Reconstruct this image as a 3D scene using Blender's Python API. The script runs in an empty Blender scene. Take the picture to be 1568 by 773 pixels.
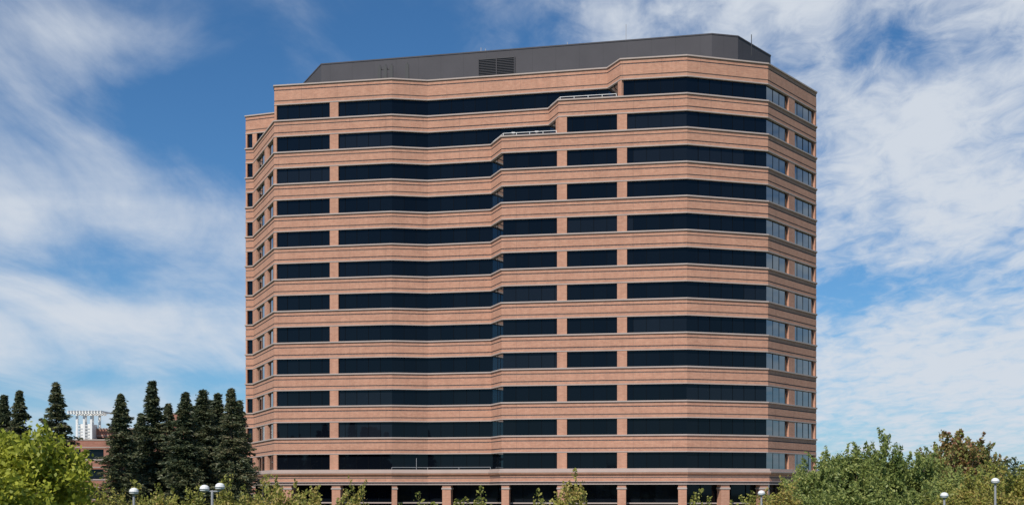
import bpy, math, random
import numpy as np
from mathutils import Vector

F=1700.0; CX=784.0; HY=755.0; D0=129.0; S=D0/F; EYE=5.0
scene=bpy.context.scene
def pd(px,d): return ((px-CX)*d*S, d*D0)
def XD(X,d): return (X*S, d*D0)
def Z(h): return EYE+h*S

# ------------------------------------------------------------------ materials
def newmat(name):
    m=bpy.data.materials.new(name); m.use_nodes=True
    nt=m.node_tree; b=nt.nodes['Principled BSDF']; return m,nt,b
def N(nt,t,**k):
    n=nt.nodes.new(t)
    for a,v in k.items(): setattr(n,a,v)
    return n
def L(nt,a,b): nt.links.new(a,b)
def mathn(nt,op,a,b=None,c=None,clamp=False):
    n=N(nt,'ShaderNodeMath',operation=op); n.use_clamp=clamp
    for i,v in enumerate((a,b,c)):
        if v is None: continue
        if isinstance(v,(int,float)): n.inputs[i].default_value=v
        else: L(nt,v,n.inputs[i])
    return n.outputs[0]
def mixc(nt,fac,a,b,mode='MIX'):
    n=N(nt,'ShaderNodeMix',data_type='RGBA',blend_type=mode)
    for s,v in ((n.inputs[0],fac),(n.inputs[6],a),(n.inputs[7],b)):
        if isinstance(v,(int,float)): s.default_value=v
        elif isinstance(v,tuple): s.default_value=(v[0],v[1],v[2],1)
        else: L(nt,v,s)
    return n.outputs[2]

def brick_mat(name,c1,c2,joints=True):
    m,nt,b=newmat(name)
    uv=N(nt,'ShaderNodeUVMap'); uv.uv_map='UVMap'
    br=N(nt,'ShaderNodeTexBrick'); br.inputs['Scale'].default_value=1.0
    br.inputs['Brick Width'].default_value=0.42; br.inputs['Row Height'].default_value=0.14
    br.inputs['Mortar Size'].default_value=0.012
    br.inputs['Color1'].default_value=(*c1,1); br.inputs['Color2'].default_value=(*c2,1)
    br.inputs['Mortar'].default_value=(0.36,0.26,0.20,1)
    L(nt,uv.outputs[0],br.inputs['Vector'])
    tc=N(nt,'ShaderNodeTexCoord')
    n1=N(nt,'ShaderNodeTexNoise'); n1.inputs['Scale'].default_value=0.35; n1.inputs['Detail'].default_value=5
    L(nt,tc.outputs['Object'],n1.inputs['Vector'])
    n2=N(nt,'ShaderNodeTexNoise'); n2.inputs['Scale'].default_value=3.0; n2.inputs['Detail'].default_value=4
    L(nt,tc.outputs['Object'],n2.inputs['Vector'])
    v=mathn(nt,'MULTIPLY_ADD',n1.outputs[0],0.3,0.85)
    v2=mathn(nt,'MULTIPLY_ADD',n2.outputs[0],0.24,0.88)
    v=mathn(nt,'MULTIPLY',v,v2)
    sep=N(nt,'ShaderNodeSeparateXYZ'); L(nt,uv.outputs[0],sep.inputs[0])
    col=mixc(nt,1.0,br.outputs[0],v,'MULTIPLY')
    if joints:
        mo=mathn(nt,'PINGPONG',sep.outputs[0],2.3)
        j=mathn(nt,'LESS_THAN',mo,0.022)
        j=mathn(nt,'MULTIPLY',j,0.4)
        col=mixc(nt,j,col,(0.12,0.08,0.07))
        mp=N(nt,'ShaderNodeMapping'); mp.inputs['Scale'].default_value=(1.2,0.12,1); L(nt,uv.outputs[0],mp.inputs[0])
        n3=N(nt,'ShaderNodeTexNoise'); n3.inputs['Scale'].default_value=1.6; n3.inputs['Detail'].default_value=4; L(nt,mp.outputs[0],n3.inputs['Vector'])
        col=mixc(nt,1.0,col,mathn(nt,'MULTIPLY_ADD',n3.outputs[0],0.3,0.85),'MULTIPLY')
    L(nt,col,b.inputs['Base Color']); b.inputs['Roughness'].default_value=0.9
    return m
def noisy(name,c,rough=0.8,var=0.3,scale=1.0,metal=0.0):
    m,nt,b=newmat(name)
    tc=N(nt,'ShaderNodeTexCoord')
    n1=N(nt,'ShaderNodeTexNoise'); n1.inputs['Scale'].default_value=scale; n1.inputs['Detail'].default_value=6
    L(nt,tc.outputs['Object'],n1.inputs['Vector'])
    v=mathn(nt,'MULTIPLY_ADD',n1.outputs[0],var*2,1-var)
    L(nt,mixc(nt,1.0,c,v,'MULTIPLY'),b.inputs['Base Color'])
    b.inputs['Roughness'].default_value=rough; b.inputs['Metallic'].default_value=metal
    return m
BRICK=brick_mat('brick',(0.545,0.27,0.172),(0.465,0.215,0.135))
BRICKD=brick_mat('brick_dark_course',(0.11,0.072,0.07),(0.085,0.06,0.062),False)
STONE=noisy('precast_stone',(0.42,0.34,0.30),0.85,0.15,0.6)
ROOF=noisy('roof_gravel',(0.3,0.28,0.26),0.95,0.3,2)
FRAME=noisy('bronze_mullion',(0.0045,0.006,0.008),0.7,0.1,1)
FRAME.node_tree.nodes['Principled BSDF'].inputs['Specular IOR Level'].default_value=0.05
WHITE=noisy('white_paint',(0.75,0.75,0.73),0.5,0.06,1)
GREYM=noisy('galvanised_metal',(0.3,0.3,0.31),0.5,0.1,3)
DARKM=noisy('dark_metal',(0.03,0.03,0.032),0.6,0.1,3)
GLASS=bpy.data.materials.new('tinted_glass'); GLASS.use_nodes=True; nt=GLASS.node_tree; nt.nodes.clear()
out=N(nt,'ShaderNodeOutputMaterial')
at=N(nt,'ShaderNodeAttribute'); at.attribute_name='pane'
ge=mixc(nt,at.outputs['Fac'],(0.0012,0.0022,0.0045),(0.013,0.017,0.024))
df=N(nt,'ShaderNodeBsdfDiffuse'); L(nt,ge,df.inputs[0])
gl=N(nt,'ShaderNodeBsdfGlossy'); gl.inputs['Roughness'].default_value=0.03; gl.inputs[0].default_value=(0.85,0.95,1.0,1)
lw=N(nt,'ShaderNodeLayerWeight'); lw.inputs[0].default_value=0.5
fr=mathn(nt,'MULTIPLY_ADD',mathn(nt,'POWER',lw.outputs['Facing'],2.2),0.98,0.016,clamp=True)
mx=N(nt,'ShaderNodeMixShader'); L(nt,fr,mx.inputs[0]); L(nt,df.outputs[0],mx.inputs[1]); L(nt,gl.outputs[0],mx.inputs[2]); L(nt,mx.outputs[0],out.inputs[0])
PENT,nt,b=newmat('grey_metal_panel')
uv=N(nt,'ShaderNodeUVMap'); uv.uv_map='UVMap'
sep=N(nt,'ShaderNodeSeparateXYZ'); L(nt,uv.outputs[0],sep.inputs[0])
r=mathn(nt,'PINGPONG',sep.outputs[0],1.5); r=mathn(nt,'LESS_THAN',r,0.04)
n1=N(nt,'ShaderNodeTexNoise'); n1.inputs['Scale'].default_value=0.3; n1.inputs['Detail'].default_value=5
L(nt,uv.outputs[0],n1.inputs['Vector'])
cc=mixc(nt,n1.outputs[0],(0.060,0.057,0.063),(0.090,0.084,0.092))
cc=mixc(nt,mathn(nt,'MULTIPLY',r,0.22),cc,(0.03,0.03,0.033))
L(nt,cc,b.inputs['Base Color']); b.inputs['Roughness'].default_value=0.75; b.inputs['Specular IOR Level'].default_value=0.25

# ------------------------------------------------------------------ mesh builder
class MB:
    def __init__(s): s.v=[];s.f=[];s.m=[];s.uv=[];s.val=[];s.mats=[]
    def mi(s,mat):
        if mat not in s.mats: s.mats.append(mat)
        return s.mats.index(mat)
    def face(s,pts,mat,uvs=None,val=0.0):
        b=len(s.v); s.v+= [tuple(p) for p in pts]; s.f.append(tuple(range(b,b+len(pts))))
        s.m.append(s.mi(mat)); s.val.append(val)
        if uvs is None:
            uvs=[(p[0],p[1]) for p in pts]
        s.uv+=list(uvs)
    def box(s,c,ax,sx,sy,sz,mat,z0=None):
        ux=(ax[0],ax[1]); uy=(-ax[1],ax[0])
        P=[]
        for dz in (0,sz):
            for (a,b2) in ((-1,-1),(1,-1),(1,1),(-1,1)):
                P.append((c[0]+ux[0]*a*sx/2+uy[0]*b2*sy/2, c[1]+ux[1]*a*sx/2+uy[1]*b2*sy/2, c[2]+dz))
        for q,w in (((0,1,5,4),sx),((1,2,6,5),sy),((2,3,7,6),sx),((3,0,4,7),sy)):
            s.face([P[i] for i in q],mat,[(0.3,c[2]),(0.3+w,c[2]),(0.3+w,c[2]+sz),(0.3,c[2]+sz)])
        s.face([P[i] for i in (4,5,6,7)],mat); s.face([P[i] for i in (3,2,1,0)],mat)
    def obj(s,name,parent=None):
        me=bpy.data.meshes.new(name); me.from_pydata(s.v,[],s.f)
        for m in s.mats: me.materials.append(m)
        me.polygons.foreach_set('material_index',s.m)
        uvl=me.uv_layers.new(name='UVMap')
        uvl.data.foreach_set('uv',np.array(s.uv,dtype=np.float32).ravel())
        a=me.attributes.new('pane','FLOAT','FACE'); a.data.foreach_set('value',s.val)
        o=bpy.data.objects.new(name,me); scene.collection.objects.link(o)
        if parent: o.parent=parent
        return o
def empty(name,loc=(0,0,0)):
    e=bpy.data.objects.new(name,None); e.location=loc; scene.collection.objects.link(e); return e
def offset(poly,o):
    n=len(poly); out=[]
    nr=[]
    for i in range(n):
        a=poly[i]; b=poly[(i+1)%n]; dx,dy=b[0]-a[0],b[1]-a[1]; l=math.hypot(dx,dy); nr.append((dy/l,-dx/l))
    for i in range(n):
        n1=nr[i-1]; n2=nr[i]; k=1+n1[0]*n2[0]+n1[1]*n2[1]
        k=max(k,0.35)
        out.append((poly[i][0]+o*(n1[0]+n2[0])/k, poly[i][1]+o*(n1[1]+n2[1])/k))
    return out
def sweep(mb,poly,prof,cap=None):
    n=len(poly); u=[0]
    for i in range(n):
        a=poly[i]; b=poly[(i+1)%n]; u.append(u[-1]+math.hypot(b[0]-a[0],b[1]-a[1]))
    rings=[(offset(poly,p[0]),p[1]) for p in prof]
    for j in range(len(prof)-1):
        (A,za),(B,zb)=rings[j],rings[j+1]
        for i in range(n):
            k=(i+1)%n
            va=za; vb=zb if abs(zb-za)>1e-6 else za+(prof[j+1][0]-prof[j][0])
            mb.face([(*A[i],za),(*A[k],za),(*B[k],zb),(*B[i],zb)],prof[j][2],[(u[i],va),(u[i+1],va),(u[i+1],vb),(u[i],vb)])
    if cap:
        R,z=rings[-1]; mb.face([(*p,z) for p in R],cap)

# ------------------------------------------------------------------ tower footprints
P2=XD(-474,1.162); P1=XD(-459.4,1.16); P0=pd(420,1.0753)
Q6=pd(600,1.0567); Q65=pd(655,1.0617)
def leftline(px):
    X=0
    d=1.05
    for _ in range(20):
        X=(px-CX)*d; d=1.0617-1.1e-4*(X+137)
    return XD(X,d)
def rightline(px):
    d=1.0
    for _ in range(20):
        X=(px-CX)*d; d=1+(268-X)*0.9e-4
    return XD(X,d)
R1052=XD(268,1.0); R1176=pd(1176,1.0198); R1250=pd(1250,1.0928)
BACK=[XD(512,1.30),XD(440,1.37),XD(-400,1.45),XD(-478,1.38)]
F1=[P2,XD(-410,1.15),P0,Q6,Q65,leftline(930),rightline(950),R1052,R1176,R1250]+BACK
F2=[P2,P1,P0,Q6,Q65,leftline(840),rightline(855),R1052,R1176,R1250]+BACK
F3=[P2,P1,P0,Q6,Q65,leftline(752),rightline(768),R1052,R1176,R1250]+BACK
def foot(k): return F1 if k==1 else (F2 if k==2 else F3)

tower=empty('high_rise_office_building')
walls=MB(); glass=MB(); mull=MB(); piers=MB()
GI=0.26
def band(poly,zb,zt,parapet=False):
    h=zt-zb
    pr=[(-0.8,zb,STONE),(0.035,zb,STONE),(0.035,zb+0.12,BRICK),(0,zb+0.121,BRICK),(0,zb+0.42,BRICKD),
        (-0.04,zb+0.421,BRICKD),(-0.04,zb+0.56,BRICKD),(0,zb+0.561,BRICK),(0,zt-0.73,BRICKD),(-0.04,zt-0.729,BRICKD),(-0.04,zt-0.59,BRICKD),(0,zt-0.589,BRICK),
        (0,zt-0.16,STONE),(0.13,zt-0.159,STONE),(0.13,zt,STONE)]
    if parapet:
        pr+=[(-0.45,zt,BRICK),(-0.45,zt-0.9,ROOF)]
    else: pr+=[(-0.8,zt,ROOF)]
    sweep(walls,poly,pr,ROOF)
rnd=random.Random(4)
def wt(k): return Z(638-52.2*(k-1))
def wb(k): return Z(638-52.2*(k-1)-25.0)
for k in range(1,13):
    poly=foot(k)
    zt_band = Z(671) if k==1 else wb(k-1)
    band(poly,wt(k),zt_band,parapet=(k==1))
    z0,z1=wb(k),wt(k)
    G=offset(poly,-GI)
    n=len(G)
    for i in range(n):
        a=G[i]; b=G[(i+1)%n]; l=math.hypot(b[0]-a[0],b[1]-a[1]); t=((b[0]-a[0])/l,(b[1]-a[1])/l); nn=(t[1],-t[0])
        m=max(1,round(l/1.52))
        blk=rnd.random()
        for j in range(m):
            s0,s1=l*j/m,l*(j+1)/m
            if j%5==0: blk=rnd.random()
            jit=[rnd.gauss(0,0.006) for _ in range(2)]
            ti=rnd.gauss(0,0.004)
            pts=[]
            for (s,z,q) in ((s0,z0,jit[0]-ti),(s1,z0,jit[1]-ti),(s1,z1,jit[1]+ti),(s0,z1,jit[0]+ti)):
                pts.append((a[0]+t[0]*s+nn[0]*q,a[1]+t[1]*s+nn[1]*q,z))
            v=max(0,min(1,0.1+0.14*rnd.random()+(0.5*blk if blk>0.85 else 0)))
            glass.face(pts,GLASS,None,v)
            if j>0:
                mull.box((a[0]+t[0]*s0+nn[0]*0.01,a[1]+t[1]*s0+nn[1]*0.01,z0),t,0.04,0.05,z1-z0,FRAME)
def hit(a,b,px):
    r=(px-CX)/F
    dx,dy=b[0]-a[0],b[1]-a[1]
    t=(r*a[1]-a[0])/(dx-r*dy)
    return t
def pier(k,a,b,x0,x1,mat=BRICK,mb=piers,z0=None,z1=None,out=-0.004,depth=0.4):
    l=math.hypot(b[0]-a[0],b[1]-a[1]); t=((b[0]-a[0])/l,(b[1]-a[1])/l); nn=(t[1],-t[0])
    t0=max(0,min(1,hit(a,b,x0)))*l; t1=max(0,min(1,hit(a,b,x1)))*l
    if t0<0.01: t0=0.01
    if t1>l-0.01: t1=l-0.01
    if t1-t0<0.05: return
    c=(t0+t1)/2; oo=out-depth/2
    z0=wb(k) if z0 is None else z0; z1=wt(k) if z1 is None else z1
    mb.box((a[0]+t[0]*c+nn[0]*oo,a[1]+t[1]*c+nn[1]*oo,z0),t,t1-t0,depth,z1-z0,mat)
for k in range(1,13):
    pier(k,P0,Q6,419,423.5); pier(k,P0,Q6,505,518)
    pier(k,R1176,R1250,1208,1217); pier(k,R1176,R1250,1248,1252)
    if k==1:
        pier(k,F1[1],P0,419,440)
        pier(k,F1[0],F1[1],376,378.5); pier(k,F1[0],F1[1],386.5,393);pier(k,F1[0],F1[1],405,412)
        pier(k,F1[5],F1[6],946,951)
        a,b=rightline(950),R1052
        pier(k,a,b,949,952)
    else:
        pier(k,P2,P1,375,378.5); pier(k,P2,P1,387,388.5)
        pier(k,P1,P0,387,392.5); pier(k,P1,P0,405,409.5); pier(k,P1,P0,418.5,420.5)
        a=foot(k)[6]; b=R1052
        pier(k,a,b,945,960)
        pier(k,a,b,853,868)
        if k==2:pier(k,F2[5],F2[6],851,856)
    poly=foot(k)
    for i in range(9,len(poly)):
        a=poly[i]; b=poly[(i+1)%len(poly)]; l=math.hypot(b[0]-a[0],b[1]-a[1]); t=((b[0]-a[0])/l,(b[1]-a[1])/l); nn=(t[1],-t[0])
        m=max(1,round(l/9))
        for j in range(m):
            s=l*(j+0.5)/m
            piers.box((a[0]+t[0]*s-nn[0]*0.204,a[1]+t[1]*s-nn[1]*0.204,wb(k)),t,1.0,0.4,wt(k)-wb(k),BRICK)
# podium
zp=wb(12); zq=Z(14)
PF=F3
sweep(walls,PF,[(-3.0,zq,STONE),(0.25,zq,STONE),(0.25,zq+0.1,BRICKD),(0.2,zq+0.101,BRICKD),(0.2,zq+0.32,STONE),(0.3,zq+0.321,STONE),(0.3,zq+0.40,BRICK),(0.22,zq+0.401,BRICK),
   (0.22,zq+0.75,BRICKD),(0.2,zq+0.751,BRICKD),(0.2,zq+0.9,BRICK),(0.22,zq+0.901,BRICK),(0.22,zp-0.8,BRICK),(0.42,zp-0.65,BRICK),(0.5,zp-0.45,STONE),(0.5,zp-0.3,BRICK),(0.3,zp-0.29,STONE),(0.3,zp,STONE),(-0.8,zp,ROOF)],ROOF)
G=offset(PF,-1.2)
for i in range(len(G)):
    a=G[i]; b=G[(i+1)%len(G)]; l=math.hypot(b[0]-a[0],b[1]-a[1]); t=((b[0]-a[0])/l,(b[1]-a[1])/l); nn=(t[1],-t[0])
    m=max(1,round(l/1.8))
    for j in range(m):
        s0,s1=l*j/m,l*(j+1)/m
        glass.face([(a[0]+t[0]*s0,a[1]+t[1]*s0,0.5),(a[0]+t[0]*s1,a[1]+t[1]*s1,0.5),(a[0]+t[0]*s1,a[1]+t[1]*s1,zq),(a[0]+t[0]*s0,a[1]+t[1]*s0,zq)],GLASS,None,rnd.random()*0.4)
        mull.box((a[0]+t[0]*s0+nn[0]*0.03,a[1]+t[1]*s0+nn[1]*0.03,0.5),t,0.07,0.1,zq-0.5,FRAME)
sweep(walls,PF,[(-0.9,0,STONE),(-0.9,0.5,STONE),(-1.3,0.5,STONE)])
sweep(walls,PF,[(-1.0,Z(-16),STONE),(-1.0,Z(-14),STONE),(-1.3,Z(-14),STONE)])
for (a,b,xs) in ((P0,Q6,(440,515,)),(Q6,Q65,(601.5,)),(Q65,F3[5],(684,)),(F3[6],R1052,(773,860,952,1045)),(R1052,R1176,(1110,1170)),(R1176,R1250,(1213,1246))):
    for x in xs:
        pier(0,a,b,x-6.5,x+6.5,BRICK,piers,0.0,zq,out=0.1,depth=1.1)
        pier(0,a,b,x-7.5,x+7.5,STONE,piers,zq-0.55,zq-0.35,out=0.16,depth=1.2)
for i in range(10,13):
    a=F3[i];b=F3[i+1]; l=math.hypot(b[0]-a[0],b[1]-a[1]); t=((b[0]-a[0])/l,(b[1]-a[1])/l); nn=(t[1],-t[0])
    m=max(1,round(l/9))
    for j in range(m):
        s=l*(j+0.5)/m
        piers.box((a[0]+t[0]*s-nn[0]*0.3,a[1]+t[1]*s-nn[1]*0.3,0),t,1.0,1.0,zq,BRICK)
walls.obj('brick_bands',tower); glass.obj('window_glass',tower); mull.obj('mullions',tower); piers.obj('brick_piers',tower)

# penthouse
pent=MB()
PP=[XD(-379,1.188),pd(492,1.135),pd(1090,1.06),pd(1130,1.0657),pd(1180,1.113),XD(446,1.27),XD(-379,1.34)]
zr=Z(671)-0.9; zpt=Z(746)
sweep(pent,PP,[(0,zr,PENT),(0,zpt-0.16,DARKM),(0.05,zpt-0.159,PENT),(0.05,zpt,PENT),(-0.3,zpt,PENT),(-0.3,zpt-0.5,ROOF)],ROOF)
a,b=PP[1],PP[2]; l=math.hypot(b[0]-a[0],b[1]-a[1]); t=((b[0]-a[0])/l,(b[1]-a[1])/l); nn=(t[1],-t[0])
s0=hit(a,b,733)*l; s1=hit(a,b,788)*l; c=(s0+s1)/2; w=s1-s0
zl0=Z((755-117)*1.1); zl1=Z((755-89)*1.1)
pent.box((a[0]+t[0]*c+nn[0]*0.02,a[1]+t[1]*c+nn[1]*0.02,zl0),t,w,0.03,zl1-zl0,DARKM)
for i in range(11):
    z=zl0+(zl1-zl0)*(i+0.3)/11
    pent.box((a[0]+t[0]*c+nn[0]*0.08,a[1]+t[1]*c+nn[1]*0.08,z),t,w,0.1,0.05,PENT)
for q in (s0,(s0+s1)/2,s1):
    pent.box((a[0]+t[0]*q+nn[0]*0.1,a[1]+t[1]*q+nn[1]*0.1,zl0),t,0.1,0.16,zl1-zl0,PENT)
pent.obj('mechanical_penthouse',tower)
ant=MB()
def edgept(px,off): 
    t_=hit(a,b,px); return (a[0]+(b[0]-a[0])*t_+nn[0]*off, a[1]+(b[1]-a[1])*t_+nn[1]*off)
for px,w2 in ((587,0),(596,0),(605,0),(629,0)):
    p=edgept(px,1.6); ant.box((*p,zr),t,0.15,0.13,5.2,DARKM)
    ant.box((p[0],p[1]-0.15,zr+3.0),t,0.45,0.16,1.9,DARKM)
p=edgept(596,1.6); ant.box((*p,zr+4.5),t,1.7,0.12,0.12,DARKM); ant.box((*p,zr+3.2),t,1.7,0.12,0.12,DARKM)
for px,h in ((958,2.2),(735,0.7),(742,0.5),(868,0.5)):
    p=edgept(px,-0.6); ant.box((*p,zpt-0.3),t,0.07,0.07,h+0.3,GREYM)
for px in (735,1000,680,810):
    p=edgept(px,-2.5); ant.box((*p,zpt-0.5),t,1.6,1.2,0.9,GREYM)
p=(PP[3][0]+1.2,PP[3][1]+0.8); ant.box((p[0]+.3,p[1]-1.6,zpt-2.8),(1,0),0.08,0.08,2.6,DARKM)
ant.obj('rooftop_antennas',tower)
# terrace rails
rail=MB()
def railing(p,q,z,h=0.55,step=1.5,mat=GREYM,th=0.045):
    l=math.hypot(q[0]-p[0],q[1]-p[1]); t=((q[0]-p[0])/l,(q[1]-p[1])/l); c=((p[0]+q[0])/2,(p[1]+q[1])/2)
    rail.box((*c,z+h),t,l,th,th,mat)
    m=max(1,int(l/step))
    for j in range(m+1):
        s=l*j/m; rail.box((p[0]+t[0]*s,p[1]+t[1]*s,z),t,th,th,h,mat)
f2=offset(F2,-0.3); f3=offset(F3,-0.3)
z=wb(1); e=rightline(944)
railing(f2[5],f2[6],z,0.35,1.5,WHITE,0.05); railing(f2[6],(e[0],e[1]+0.2),z,0.35,1.5,WHITE,0.05)
z=wb(2); e=rightline(852)
railing(f3[5],f3[6],z,0.35,1.5,WHITE,0.05); railing(f3[6],(e[0],e[1]+0.2),z,0.35,1.5,WHITE,0.05)
f2b=offset(F2,-0.3); railing(f2b[1],f2b[2],wb(1),0.35,1.5,GREYM)
z=wb(12)
Pq=offset(F3,0.1)
A_=Pq[3]; B_=Pq[4]; C_=Pq[5]
railing(A_,B_,z,0.25,3,GREYM,0.05); railing(B_,C_,z,0.25,3,GREYM,0.05)
rail.box((A_[0]+3,A_[1]+0.3,z),(1,0),0.05,0.05,1.4,GREYM)
for px in (786,822):
    q=rightline(px); 
    rail.box((q[0],q[1]+0.8,wb(2)),(1,0),0.06,0.06,0.5,WHITE)
    rail.box((q[0],q[1]+0.8,wb(2)+0.5),(1,0),0.4,0.4,0.07,WHITE)
rail.obj('terrace_railings',tower)

# ------------------------------------------------------------------ brick low-rise office with white pergola (left)
low=empty('brick_office_building')
lb=MB()
BR2=brick_mat('red_brick',(0.36,0.135,0.09),(0.29,0.105,0.07),False)
dL=190.0
def WX(px,d): return (px-CX)/F*d
def WZ(py,d): return EYE+(HY-py)/F*d
def lowblock(x0,x1,ytop,yrows,d,depth=25):
    X0,X1=WX(x0,d),WX(x1,d); zt=WZ(ytop,d)
    poly=[(X0,d),(X1,d),(X1,d+depth),(X0,d+depth)]
    z=zt
    while z>1.5:
        zb=max(0,z-1.7)
        sweep(lb,poly,[(-0.5,zb,STONE),(0,zb,BR2),(0,zb+0.25,STONE),(0.06,zb+0.251,STONE),(0.06,zb+0.4,BR2),(0,zb+0.401,BR2),(0,z-0.2,STONE),(0.08,z-0.199,STONE),(0.08,z,STONE),(-0.6,z,ROOF)],ROOF)
        zg=max(0,zb-1.7)
        if zb>0.1:
            G=offset(poly,-0.4)
            for i in range(4):
                a=G[i];b=G[(i+1)%4]
                l=math.hypot(b[0]-a[0],b[1]-a[1]); t=((b[0]-a[0])/l,(b[1]-a[1])/l); nn=(t[1],-t[0])
                lb.face([(*a,zg),(*b,zg),(*b,zb),(*a,zb)],GLASS,None,0.3)
                m=max(1,round(l/3.6))
                for j in range(m+1):
                    s=min(l-0.2,max(0.2,l*j/m)); lb.box((a[0]+t[0]*s+nn[0]*0.1,a[1]+t[1]*s+nn[1]*0.1,zg),t,0.9,0.55,zb-zg,BR2)
        z=zg
lowblock(50,168,672,3,dL); lowblock(128,262,655,3,dL+12); lowblock(262,420,632,4,dL+16)
lb.obj('storeys',low)
pg=MB()
d=dL+9; x0,x1=WX(106,d),WX(160,d); zt=WZ(633,d); zb=WZ(673,d)
xa,xb=WX(118,d),WX(140,d)
for x in (xa,(xa+xb)/2,xb):
    for y in (d,d+4): pg.box((x,y,zb-1),(1,0),0.35,0.35,zt-zb+1,WHITE)
for i in range(6):
    w=x1-x0-i*0.35
    pg.box(((x0+x1)/2-i*0.1,d-0.8+i*1.1,zt-0.05),(1,0),w,0.18,0.35,WHITE)
for i in range(12):
    x=x0+(x1-x0)*(i+0.5)/12; pg.box((x,d+2,zt+0.31),(0,1),6.5,0.15,0.18,WHITE)
pg.box(((xa+xb)/2,d+2,zb-0.5),(1,0),xb-xa-0.5,3.2,(zt-zb)*0.72,WHITE)
for i in range(5):
    pg.box(((xa+xb)/2,d-0.05,zb+0.3+i*0.55),(1,0),xb-xa+0.3,0.14,0.12,WHITE)
pg.obj('rooftop_pergola',low)

# ------------------------------------------------------------------ ground, road, pavement
def slab(name,x0,x1,y0,y1,z,mat,thick=0.0):
    mb=MB()
    if thick: mb.box(((x0+x1)/2,(y0+y1)/2,z-thick),(1,0),x1-x0,y1-y0,thick,mat)
    else: mb.face([(x0,y0,z),(x1,y0,z),(x1,y1,z),(x0,y1,z)],mat)
    return mb.obj(name)
GRASS=noisy('lawn_grass',(0.06,0.085,0.025),0.95,0.4,0.4)
ASPH=noisy('asphalt',(0.05,0.05,0.052),0.9,0.25,1.5)
CONC=noisy('concrete',(0.32,0.31,0.29),0.9,0.15,1.0)
slab('ground',-3000,3000,-3000,3000,0.0,GRASS)
slab('road',-400,400,72,86,0.004,ASPH)
slab('pavement',-400,400,69.5,72,0.13,CONC,0.13)
slab('pavement',-400,400,86,88.5,0.13,CONC,0.13)
mk=MB()
for i in range(-60,60): mk.face([(i*6.0,78.9,0.008),(i*6.0+3,78.9,0.008),(i*6.0+3,79.05,0.008),(i*6.0,79.05,0.008)],WHITE)
mk.obj('road_markings')
slab('plaza_paving',-45,50,100,125,0.006,CONC)

# ------------------------------------------------------------------ foliage
def leafmat(name,cols,trans=0.4,hue_noise=0.6):
    m=bpy.data.materials.new(name); m.use_nodes=True; nt=m.node_tree; nt.nodes.clear()
    out=N(nt,'ShaderNodeOutputMaterial'); g=N(nt,'ShaderNodeNewGeometry')
    oi=N(nt,'ShaderNodeObjectInfo')
    tc=N(nt,'ShaderNodeTexCoord'); nz=N(nt,'ShaderNodeTexNoise'); nz.inputs['Scale'].default_value=hue_noise; nz.inputs['Detail'].default_value=3
    L(nt,tc.outputs['Object'],nz.inputs['Vector'])
    f=mathn(nt,'MULTIPLY',g.outputs['Random Per Island'],0.6)
    f=mathn(nt,'MULTIPLY_ADD',nz.outputs[0],1.1,mathn(nt,'SUBTRACT',f,0.33),clamp=True)
    f=mathn(nt,'ADD',f,mathn(nt,'MULTIPLY_ADD',oi.outputs['Random'],0.3,-0.15),clamp=True)
    cr=N(nt,'ShaderNodeValToRGB'); L(nt,f,cr.inputs[0])
    el=cr.color_ramp.elements
    el[0].position=0.1; el[0].color=(*cols[0],1); el[1].position=0.9; el[1].color=(*cols[-1],1)
    for i,c in enumerate(cols[1:-1]):
        e=el.new(0.1+0.8*(i+1)/(len(cols)-1)); e.color=(*c,1)
    di=N(nt,'ShaderNodeBsdfPrincipled'); di.inputs['Roughness'].default_value=0.5; di.inputs['Specular IOR Level'].default_value=0.35
    L(nt,cr.outputs[0],di.inputs['Base Color'])
    tr=N(nt,'ShaderNodeBsdfTranslucent'); L(nt,cr.outputs[0],tr.inputs[0])
    mx=N(nt,'ShaderNodeMixShader'); mx.inputs[0].default_value=trans
    L(nt,di.outputs[0],mx.inputs[1]); L(nt,tr.outputs[0],mx.inputs[2]); L(nt,mx.outputs[0],out.inputs[0])
    return m
BARK=noisy('bark',(0.09,0.065,0.045),0.95,0.4,4)
LM_YG=leafmat('leaf_yellow_green',[(0.10,0.12,0.03),(0.24,0.26,0.05),(0.40,0.38,0.09),(0.44,0.32,0.10)])
LM_BR=leafmat('leaf_bright_green',[(0.13,0.17,0.02),(0.30,0.33,0.035),(0.48,0.49,0.07)])
LM_GR=leafmat('leaf_soft_green',[(0.10,0.15,0.04),(0.25,0.30,0.08),(0.42,0.44,0.14)])
LM_AU=leafmat('leaf_autumn',[(0.14,0.20,0.05),(0.26,0.28,0.08),(0.32,0.20,0.08),(0.30,0.12,0.07)],0.35,1.1)
LM_DK=leafmat('leaf_far_green',[(0.04,0.06,0.03),(0.07,0.09,0.04),(0.10,0.12,0.05)],0.1,0.1)
LM_CO=leafmat('redwood_needles',[(0.03,0.048,0.024),(0.07,0.088,0.042),(0.12,0.13,0.06),(0.17,0.14,0.075)],0.2,0.5)

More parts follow.
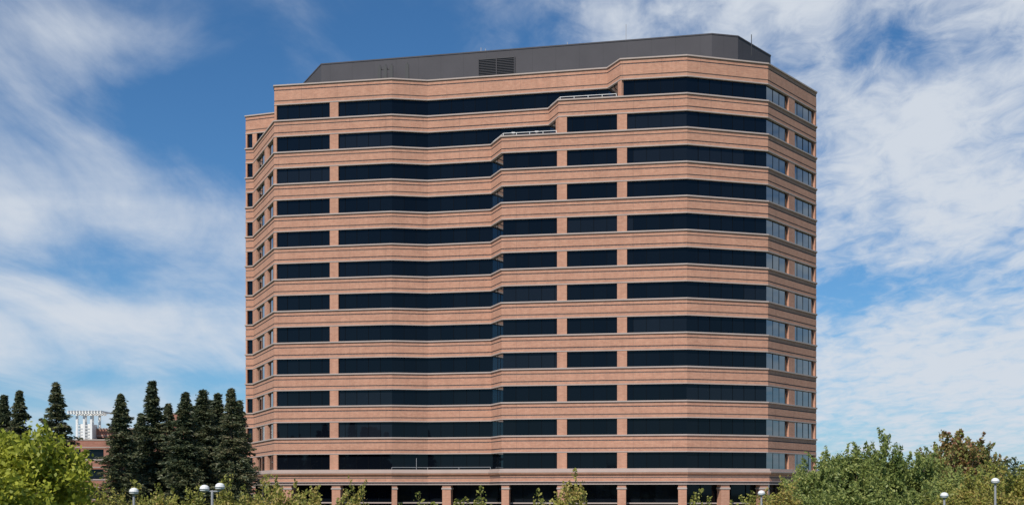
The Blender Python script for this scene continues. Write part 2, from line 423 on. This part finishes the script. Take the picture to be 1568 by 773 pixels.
def leaf_quads(C,dirs,ln,wd,rg):
    n=len(C)
    d=dirs/np.linalg.norm(dirs,axis=1,keepdims=True)
    r=rg.normal(size=(n,3)); s=np.cross(d,r); s/=np.linalg.norm(s,axis=1,keepdims=True)+1e-9
    ln=ln.reshape(-1,1); wd=wd.reshape(-1,1)
    V=np.empty((n,4,3)); V[:,0]=C-d*ln*0.5; V[:,1]=C+s*wd*0.5; V[:,2]=C+d*ln*0.5; V[:,3]=C-s*wd*0.5
    return V.reshape(-1,3)
def tube(pts,rad,sides=6):
    V=[];Fc=[]
    for i,p in enumerate(pts):
        a=Vector(pts[max(0,i-1)]); b=Vector(pts[min(len(pts)-1,i+1)]); d=(b-a).normalized()
        x=d.cross(Vector((0.3,1,0.1))).normalized(); y=d.cross(x)
        for k in range(sides):
            an=2*math.pi*k/sides; q=Vector(p)+(x*math.cos(an)+y*math.sin(an))*rad[i]; V.append(tuple(q))
    for i in range(len(pts)-1):
        for k in range(sides):
            k2=(k+1)%sides; Fc.append((i*sides+k,i*sides+k2,(i+1)*sides+k2,(i+1)*sides+k))
    return V,Fc
def tree_mesh(name,tubes,LV,leafm,bark=BARK):
    V=[];Fq=[]
    for (tv,tf) in tubes:
        b=len(V); V+=tv; Fq+=[tuple(i+b for i in f) for f in tf]
    nb=len(Fq); nv=len(V)
    allv=np.vstack([np.array(V).reshape(-1,3),LV]) if nv else LV
    nl=len(LV)//4
    idx=np.vstack([np.array(Fq,dtype=np.int32).reshape(-1,4),(np.arange(nl*4,dtype=np.int32).reshape(-1,4)+nv)])
    me=bpy.data.meshes.new(name)
    me.vertices.add(len(allv)); me.vertices.foreach_set('co',allv.astype(np.float32).ravel())
    me.loops.add(idx.size); me.loops.foreach_set('vertex_index',idx.ravel())
    me.polygons.add(len(idx)); me.polygons.foreach_set('loop_start',np.arange(0,idx.size,4,dtype=np.int32))
    me.materials.append(bark); me.materials.append(leafm)
    mi=np.zeros(len(idx),dtype=np.int32); mi[nb:]=1
    me.polygons.foreach_set('material_index',mi)
    me.update(calc_edges=True); me.validate()
    return me
def broadleaf(name,seed,leafm,H=6.0,R=2.0,crown=4.0,nclump=70,per=230,leaf=0.13,shoots=20,shootlen=0.7,cr=0.42,willow=False):
    rg=np.random.default_rng(seed)
    cz=H-crown/2
    c=rg.normal(size=(nclump,3)); c/=np.linalg.norm(c,axis=1,keepdims=True)
    rad=rg.uniform(0.25,1.0,nclump)**0.55*0.82
    ph=rg.uniform(0,6.28,4)
    az=np.arctan2(c[:,1],c[:,0]); lump=1+0.18*np.sin(3*az+ph[0])+0.14*np.sin(5*az+ph[1]+3*c[:,2])
    c=c*rad[:,None]*lump[:,None]*np.array([R,R,crown/2]); c[:,2]+=cz
    tubes=[]
    lean=rg.normal(size=2)*0.15
    tp=[(0,0,0),(lean[0]*.3,lean[1]*.3,H*.25),(lean[0],lean[1],H*.5),(lean[0]*1.2,lean[1]*1.2,H*.8)]
    tubes.append(tube(tp,[0.16,0.12,0.09,0.03],8))
    C=[];Dd=[];LN=[]
    for i in range(nclump):
        cs=cr*rg.uniform(0.5,1.3)*R/2
        n=int(per*rg.uniform(0.5,1.3))
        p=rg.normal(size=(n,3))*cs*np.array([.6,.6,.5])+c[i]
        d=rg.normal(size=(n,3)); d[:,2]-=0.4
        if willow: 
            d[:,2]-=0.8
        C.append(p);Dd.append(d);LN.append(np.full(n,leaf)*rg.uniform(0.6,1.3,n))
        if i%2==0:
            k=rg.uniform(0.3,0.75); st=Vector((lean[0],lean[1],H*k*0.9)); en=Vector(c[i]); mid=(st+en)/2+Vector((0,0,0.15))
            if en.z>st.z-0.3: tubes.append(tube([st,mid,en],[0.05,0.03,0.012],5))
    for i in range(shoots):
        b=c[rg.integers(nclump)].copy()
        if b[2]<cz: b[2]=cz+(cz-b[2])
        dr=np.array([rg.normal()*.35,rg.normal()*.35,1.0]); dr/=np.linalg.norm(dr)
        ln=shootlen*rg.uniform(.5,1.3)+cr*R/2*.6
        n=int(34*ln/0.8)+8
        t=rg.uniform(0.1,1,n)
        p=b+dr*(t*ln)[:,None]+rg.normal(size=(n,3))*(0.05+0.10*(1-t))[:,None]
        C.append(p); dd=rg.normal(size=(n,3)); dd[:,2]+=.3; Dd.append(dd); LN.append(np.full(n,leaf*1.1)*rg.uniform(.6,1.3,n))
        tubes.append(tube([Vector(b),Vector(b+dr*ln)],[0.012,0.005],4))
    C=np.vstack(C);Dd=np.vstack(Dd);LN=np.concatenate(LN)
    LV=leaf_quads(C,Dd,LN,LN*(0.45 if willow else 0.62),rg)
    return tree_mesh(name,tubes,LV,leafm)
def conifer(name,seed,H=16.0,R=3.4,nb=560):
    rg=np.random.default_rng(seed)
    tubes=[tube([(0,0,0),(0.05,0,H*.5),(0,0,H*.98)],[0.32,0.18,0.02],8)]
    C=[];Dd=[];LN=[]
    ph=rg.uniform(0,6.28,3)
    for i in range(nb):
        t=rg.uniform(0.03,1.0)**0.85
        z=H*t
        az=rg.uniform(0,6.283)
        rr=R*((1-t)**0.86)*rg.uniform(0.45,1.12)*(1+0.17*math.sin(z*1.9+ph[0]+az)+0.13*math.sin(z*3.7+ph[1]+2*az))+0.08
        if rg.random()<0.09: rr*=1.3
        d=np.array([math.cos(az),math.sin(az),0])
        rise=-0.10+0.6*t
        n=int(30+64*rr/R)
        s=rg.uniform(0.12,1,n)**0.75
        p=np.zeros((n,3)); p+=d*(s*rr)[:,None]; p[:,2]=z+rr*(rise*s-0.38*s*s+0.12*s**4)
        sp=0.10+0.18*(rr/R)*(1.2-s)
        side=np.array([-d[1],d[0],0])
        p+=side*(rg.normal(size=n)*sp*1.3)[:,None]; p[:,2]+=rg.normal(size=n)*sp*0.6-0.05
        dd=d+side*(rg.normal(size=n)*0.8)[:,None]; dd[:,2]+=rg.normal(size=n)*0.35-0.25
        C.append(p);Dd.append(dd);LN.append(rg.uniform(0.18,0.40,n))
        if i%3==0: tubes.append(tube([(0,0,z),tuple(d*rr*.8+np.array([0,0,z+rr*(rise*.8-.2)]))],[0.03,0.008],4))
    C=np.vstack(C);Dd=np.vstack(Dd);LN=np.concatenate(LN)
    return tree_mesh(name,tubes,leaf_quads(C,Dd,LN,LN*0.36,rg),LM_CO)
def place(me,name,px,dist,topy,H0,R0=None,R=None,rot=0):
    o=bpy.data.objects.new(name,me); scene.collection.objects.link(o)
    h=EYE+(HY-topy)/F*dist
    o.location=(WX(px,dist),dist,0); sz=h/H0; sx=(R/R0) if R else sz
    o.scale=(sx,sx,sz); o.rotation_euler=(0,0,rot); return o
cons=[conifer('redwood_mesh_%d'%i,10+i) for i in range(5)]
rr_=random.Random(2)
for i,(px,d,ty,R) in enumerate([(-30,98,606,3.6),(6,106,604,3.4),(30,104,597,3.3),(86,100,584,3.7),(185,102,602,3.6),(233,107,582,4.0),(216,118,632,3.4),(258,116,617,3.6),(284,104,599,3.9),(311,109,596,4.1),(333,112,601,4.1),(354,104,594,3.6),(367,113,612,3.2),(298,118,620,3.6),(322,120,612,3.6),(-5,124,628,3.4)]):
    place(cons[i%5],'redwood_tree',px,d,ty,16.1,3.4,R,rr_.uniform(0,6))
yg=[broadleaf('yellow_tree_%d'%i,30+i,LM_YG,H=6,R=1.6,crown=3.0,nclump=46,per=120,leaf=0.13,shoots=34,shootlen=0.8,cr=0.45) for i in range(4)]
sp=broadleaf('sparse_tree',44,LM_YG,H=6,R=1.2,crown=2.6,nclump=16,per=60,leaf=0.13,shoots=22,shootlen=0.8,cr=0.5)
br=broadleaf('maple_tree',50,LM_BR,H=7.5,R=2.4,crown=5.0,nclump=90,per=190,leaf=0.19,shoots=46,shootlen=0.6,cr=0.38)
gr=[broadleaf('green_tree_%d'%i,60+i,LM_GR,H=8,R=2.3,crown=5.5,nclump=80,per=150,leaf=0.21,shoots=64,shootlen=1.2,cr=0.32,willow=True) for i in range(4)]
au=broadleaf('autumn_tree_m',70,LM_AU,H=9,R=1.9,crown=6.0,nclump=60,per=120,leaf=0.22,shoots=36,shootlen=1.3,cr=0.34)
place(br,'maple_tree',22,36,646,7.4,2.4,2.4); place(br,'maple_tree',-60,34,650,7.5,2.4,2.4,2.0); place(br,'maple_tree',82,39,696,7.5,2.4,1.4,4.0)
for i,(px,d,ty,R) in enumerate([(160,41,754,1.3),(215,40,754,1.2),(258,38,746,1.3),(305,37,750,1.2),(345,36,750,1.1),(400,36,748,1.2),(442,34,735,1.2),(492,35,750,1.1),(540,36,757,1.0),(1062,36,768,1.0),(1105,38,766,1.0),(1160,50,756,1.5),(1195,48,750,1.5)]):
    place(yg[i%4],'young_street_tree',px,d,ty,6.4,1.6,R,rr_.uniform(0,6))
for (px,d,ty,R) in [(725,33,760,1.0),(650,35,768,1.0),(878,34,735,0.95),(835,35,763,0.9)]:
    place(sp,'young_street_tree',px,d,ty,6.4,1.2,R,rr_.uniform(0,6))
for i,(px,d,ty,R) in enumerate([(1240,56,702,1.8),(1262,62,690,1.8),(1303,60,670,2.1),(1352,62,660,2.0),(1405,64,682,2.0),(1225,50,734,1.7),(1285,48,730,2.0),(1345,47,734,1.9),(1400,46,740,1.8),(1435,52,716,1.8),(1480,56,706,1.7)]):
    place(gr[i%4],'willow_tree',px,d,ty,8.8,2.3,R,rr_.uniform(0,6))
place(au,'autumn_tree',1468,70,648,9.8,1.9,1.8,0.5); place(au,'autumn_tree',1502,74,668,9.8,1.9,1.5,2.5); place(au,'autumn_tree',1435,76,674,9.8,1.9,1.6,4)
for i,(px,d,ty,R) in enumerate([(1490,47,736,1.8),(1525,50,722,2.0),(1560,49,718,2.2),(1600,48,714,2.2),(1450,44,754,1.5),(1520,44,746,1.5),(1560,43,746,1.5)]):
    place(yg[i%4],'street_tree',px,d,ty,6.4,1.6,R,rr_.uniform(0,6))
rg=np.random.default_rng(5)
C=[];
for i in range(1700):
    x=rg.uniform(-330,330); y=rg.uniform(285,330)
    top=EYE+ (50 if x>60 else 36)/F*y*rg.uniform(0.75,1.0)*(1+0.12*math.sin(x*0.15)+0.08*math.sin(x*.41))
    n=90
    p=rg.normal(size=(n,3))*np.array([2.2,1.5,1.0]); p+=np.array([x,y,rg.uniform(0.3,0.95)*top])
    C.append(p)
C=np.vstack(C); LN=rg.uniform(0.5,1.1,len(C))
me=tree_mesh('distant_trees',[tube([(0,300,0),(0,300,2)],[0.2,0.1])],leaf_quads(C,rg.normal(size=C.shape),LN,LN*0.7,rg),LM_DK)
for rz in (0,180):
    o=bpy.data.objects.new('distant_trees',me); scene.collection.objects.link(o); o.rotation_euler=(0,0,math.radians(rz))

# ------------------------------------------------------------------ street lamps
def lathe(mb,prof,c,mat,ax=(1,0),n=16):
    for i in range(len(prof)-1):
        for k in range(n):
            a0=2*math.pi*k/n;a1=2*math.pi*(k+1)/n
            (r0,z0),(r1,z1)=prof[i],prof[i+1]
            mb.face([(c[0]+r0*math.cos(a0),c[1]+r0*math.sin(a0),c[2]+z0),(c[0]+r0*math.cos(a1),c[1]+r0*math.sin(a1),c[2]+z0),(c[0]+r1*math.cos(a1),c[1]+r1*math.sin(a1),c[2]+z1),(c[0]+r1*math.cos(a0),c[1]+r1*math.sin(a0),c[2]+z1)],mat)
def lamp(px,d,ty,double=False):
    mb=MB(); H=EYE+(HY-ty)/F*d; q=0.72
    lathe(mb,[(0.14,0),(0.14,0.35),(0.055,0.4),(0.04,H-0.30),(0.022,H-0.2)],(0,0,0),GREYM)
    heads=((-0.24,-0.03),(0.24,0.03)) if double else ((0,0),)
    for hx,hz in heads:
        if double: 
            mb.box((hx/2,0,H-0.25),(1,0),abs(hx),0.04,0.04,GREYM)
        lathe(mb,[(0.03*q,-0.36*q),(0.1*q,-0.32*q),(0.19*q,-0.26*q)],(hx,0,H+hz),GREYM)
        lathe(mb,[(0.19*q,-0.26*q),(0.21*q,-0.18*q),(0.18*q,-0.08*q),(0.1*q,-0.02*q),(0.0,0.0)],(hx,0,H+hz),WHITE)
        lathe(mb,[(0.215*q,-0.2*q),(0.23*q,-0.19*q),(0.215*q,-0.17*q)],(hx,0,H+hz),GREYM)
    o=mb.obj('street_lamp'); o.location=(WX(px,d),d,0)
for a_ in ((205,36,746,False),(325,34.5,740,True),(1166,46,750,False),(1446,42,753,False),(1524,42,731,False)): lamp(*a_)

# ------------------------------------------------------------------ sun, sky, camera
sv=Vector((-0.5,-1.0,0.0)).normalized(); elev=math.radians(48)
sd=Vector((sv.x*math.cos(elev),sv.y*math.cos(elev),math.sin(elev)))
sl=bpy.data.lights.new('sun','SUN'); sl.energy=4.7; sl.angle=math.radians(0.5); sl.color=(1.0,0.94,0.85)
so=bpy.data.objects.new('sun',sl); so.rotation_euler=sd.to_track_quat('Z','Y').to_euler(); so.location=(0,0,80); scene.collection.objects.link(so)

w=bpy.data.worlds.new('World'); scene.world=w; w.use_nodes=True; nt=w.node_tree
bg=nt.nodes['Background']; bg.inputs[1].default_value=0.1
sky=N(nt,'ShaderNodeTexSky'); sky.sky_type='NISHITA'; sky.sun_disc=False; sky.sun_elevation=elev; sky.sun_rotation=math.atan2(sv.x,sv.y)
sky.air_density=1.0; sky.dust_density=0.2; sky.ozone_density=3.0
tc=N(nt,'ShaderNodeTexCoord'); sep=N(nt,'ShaderNodeSeparateXYZ'); L(nt,tc.outputs['Generated'],sep.inputs[0])
x,y,z=sep.outputs
az=mathn(nt,'ARCTAN2',x,y)
hor=mathn(nt,'SQRT',mathn(nt,'ADD',mathn(nt,'MULTIPLY',x,x),mathn(nt,'MULTIPLY',y,y)))
el=mathn(nt,'DIVIDE',z,mathn(nt,'MAXIMUM',hor,0.02))
zz=mathn(nt,'ADD',mathn(nt,'MAXIMUM',z,0.0),0.16)
pxn=mathn(nt,'DIVIDE',x,zz); pyn=mathn(nt,'DIVIDE',y,zz)
cv=N(nt,'ShaderNodeCombineXYZ'); L(nt,pxn,cv.inputs[0]); L(nt,pyn,cv.inputs[1])
def noise(scale,detail,rough,dist,mapping=None,seed=0):
    mp=N(nt,'ShaderNodeMapping'); L(nt,cv.outputs[0],mp.inputs[0])
    if mapping: mp.inputs['Rotation'].default_value=(0,0,mapping[0]); mp.inputs['Scale'].default_value=(mapping[1],mapping[2],1)
    mp.inputs['Location'].default_value=(seed,seed*1.7,seed)
    n=N(nt,'ShaderNodeTexNoise'); n.inputs['Scale'].default_value=scale; n.inputs['Detail'].default_value=detail; n.inputs['Roughness'].default_value=rough; n.inputs['Distortion'].default_value=dist
    L(nt,mp.outputs[0],n.inputs['Vector']); return n.outputs[0]
big=noise(1.1,5,0.55,0.6,(0.7,0.6,1.5),3)
wis=noise(2.4,9,0.58,0.5,(-0.9,1.25,0.55),7)
mot=noise(13.0,6,0.6,0.5,(0.5,1.1,0.8),11)
def blob(px,py,sx,sy,amp):
    a0=math.atan((px-CX)/F); e0=(HY-py)/F*math.cos(a0)
    u=mathn(nt,'MULTIPLY_ADD',az,F/sx,-a0*F/sx); v=mathn(nt,'MULTIPLY_ADD',el,F/sy,-e0*F/sy)
    q=mathn(nt,'ADD',mathn(nt,'MULTIPLY',u,u),mathn(nt,'MULTIPLY',v,v))
    return mathn(nt,'MULTIPLY',mathn(nt,'POWER',2.718,mathn(nt,'MULTIPLY',q,-1)),amp)
cov=None
for bl in [(60,40,130,35,.08),(200,55,130,35,.12),(40,310,200,60,.12),(200,340,200,60,.08),(150,490,260,50,.26),(560,60,230,110,-.34),(330,200,110,70,-.24),(180,160,170,45,-.16),(120,405,200,25,-.08),(870,20,240,50,.14),(1180,20,150,50,.20),
           (1350,70,70,60,-.28),(1500,90,60,40,-.18),(1430,250,200,110,.28),(1390,440,190,28,-.22),(1430,560,240,60,.26),(1310,160,100,60,.14),(2600,450,1100,500,.26),(-1500,400,1000,400,.22),(280,590,220,30,-.18)]:
    b_=blob(*bl); cov=b_ if cov is None else mathn(nt,'ADD',cov,b_)
cov=mathn(nt,'ADD',cov,mathn(nt,'MULTIPLY_ADD',big,0.5,-0.25))
cov=mathn(nt,'ADD',cov,mathn(nt,'MULTIPLY_ADD',wis,1.05,-0.525))
rt=N(nt,'ShaderNodeMapRange'); L(nt,az,rt.inputs[0]); rt.inputs[1].default_value=-0.1; rt.inputs[2].default_value=0.15; rt.inputs[3].default_value=0.12; rt.inputs[4].default_value=0.9
cov=mathn(nt,'ADD',cov,mathn(nt,'MULTIPLY',mathn(nt,'SUBTRACT',mot,0.5),rt.outputs[0]))
bk=N(nt,'ShaderNodeMapRange'); L(nt,y,bk.inputs[0]); bk.inputs[1].default_value=-0.5; bk.inputs[2].default_value=0.0; bk.inputs[3].default_value=-0.4; bk.inputs[4].default_value=0.0
cov=mathn(nt,'ADD',cov,bk.outputs[0])
cf=N(nt,'ShaderNodeMapRange',interpolation_type='SMOOTHSTEP'); L(nt,cov,cf.inputs[0]); cf.inputs[1].default_value=-0.20; cf.inputs[2].default_value=0.50; cf.inputs[3].default_value=0.0; cf.inputs[4].default_value=0.95
skc=mixc(nt,1.0,sky.outputs[0],(0.38,0.74,1.0),'MULTIPLY')
hz=mathn(nt,'MULTIPLY',mathn(nt,'POWER',2.718,mathn(nt,'MULTIPLY',mathn(nt,'MAXIMUM',el,0.0),-8.0)),0.55)
skc=mixc(nt,hz,skc,(3.4,5.0,6.7))
fin=mixc(nt,cf.outputs[0],skc,(6.6,7.1,7.8))
L(nt,fin,bg.inputs[0])

cam=bpy.data.cameras.new('camera'); co=bpy.data.objects.new('camera',cam); scene.collection.objects.link(co)
co.location=(0,0,EYE); co.rotation_euler=(math.radians(90),0,0)
cam.sensor_width=36; cam.lens=F/1568*36; cam.shift_y=(HY-386.5)/1568; cam.clip_end=8000; cam.clip_start=0.5
scene.camera=co
scene.view_settings.view_transform='Standard'; scene.view_settings.look='None'; scene.view_settings.exposure=0
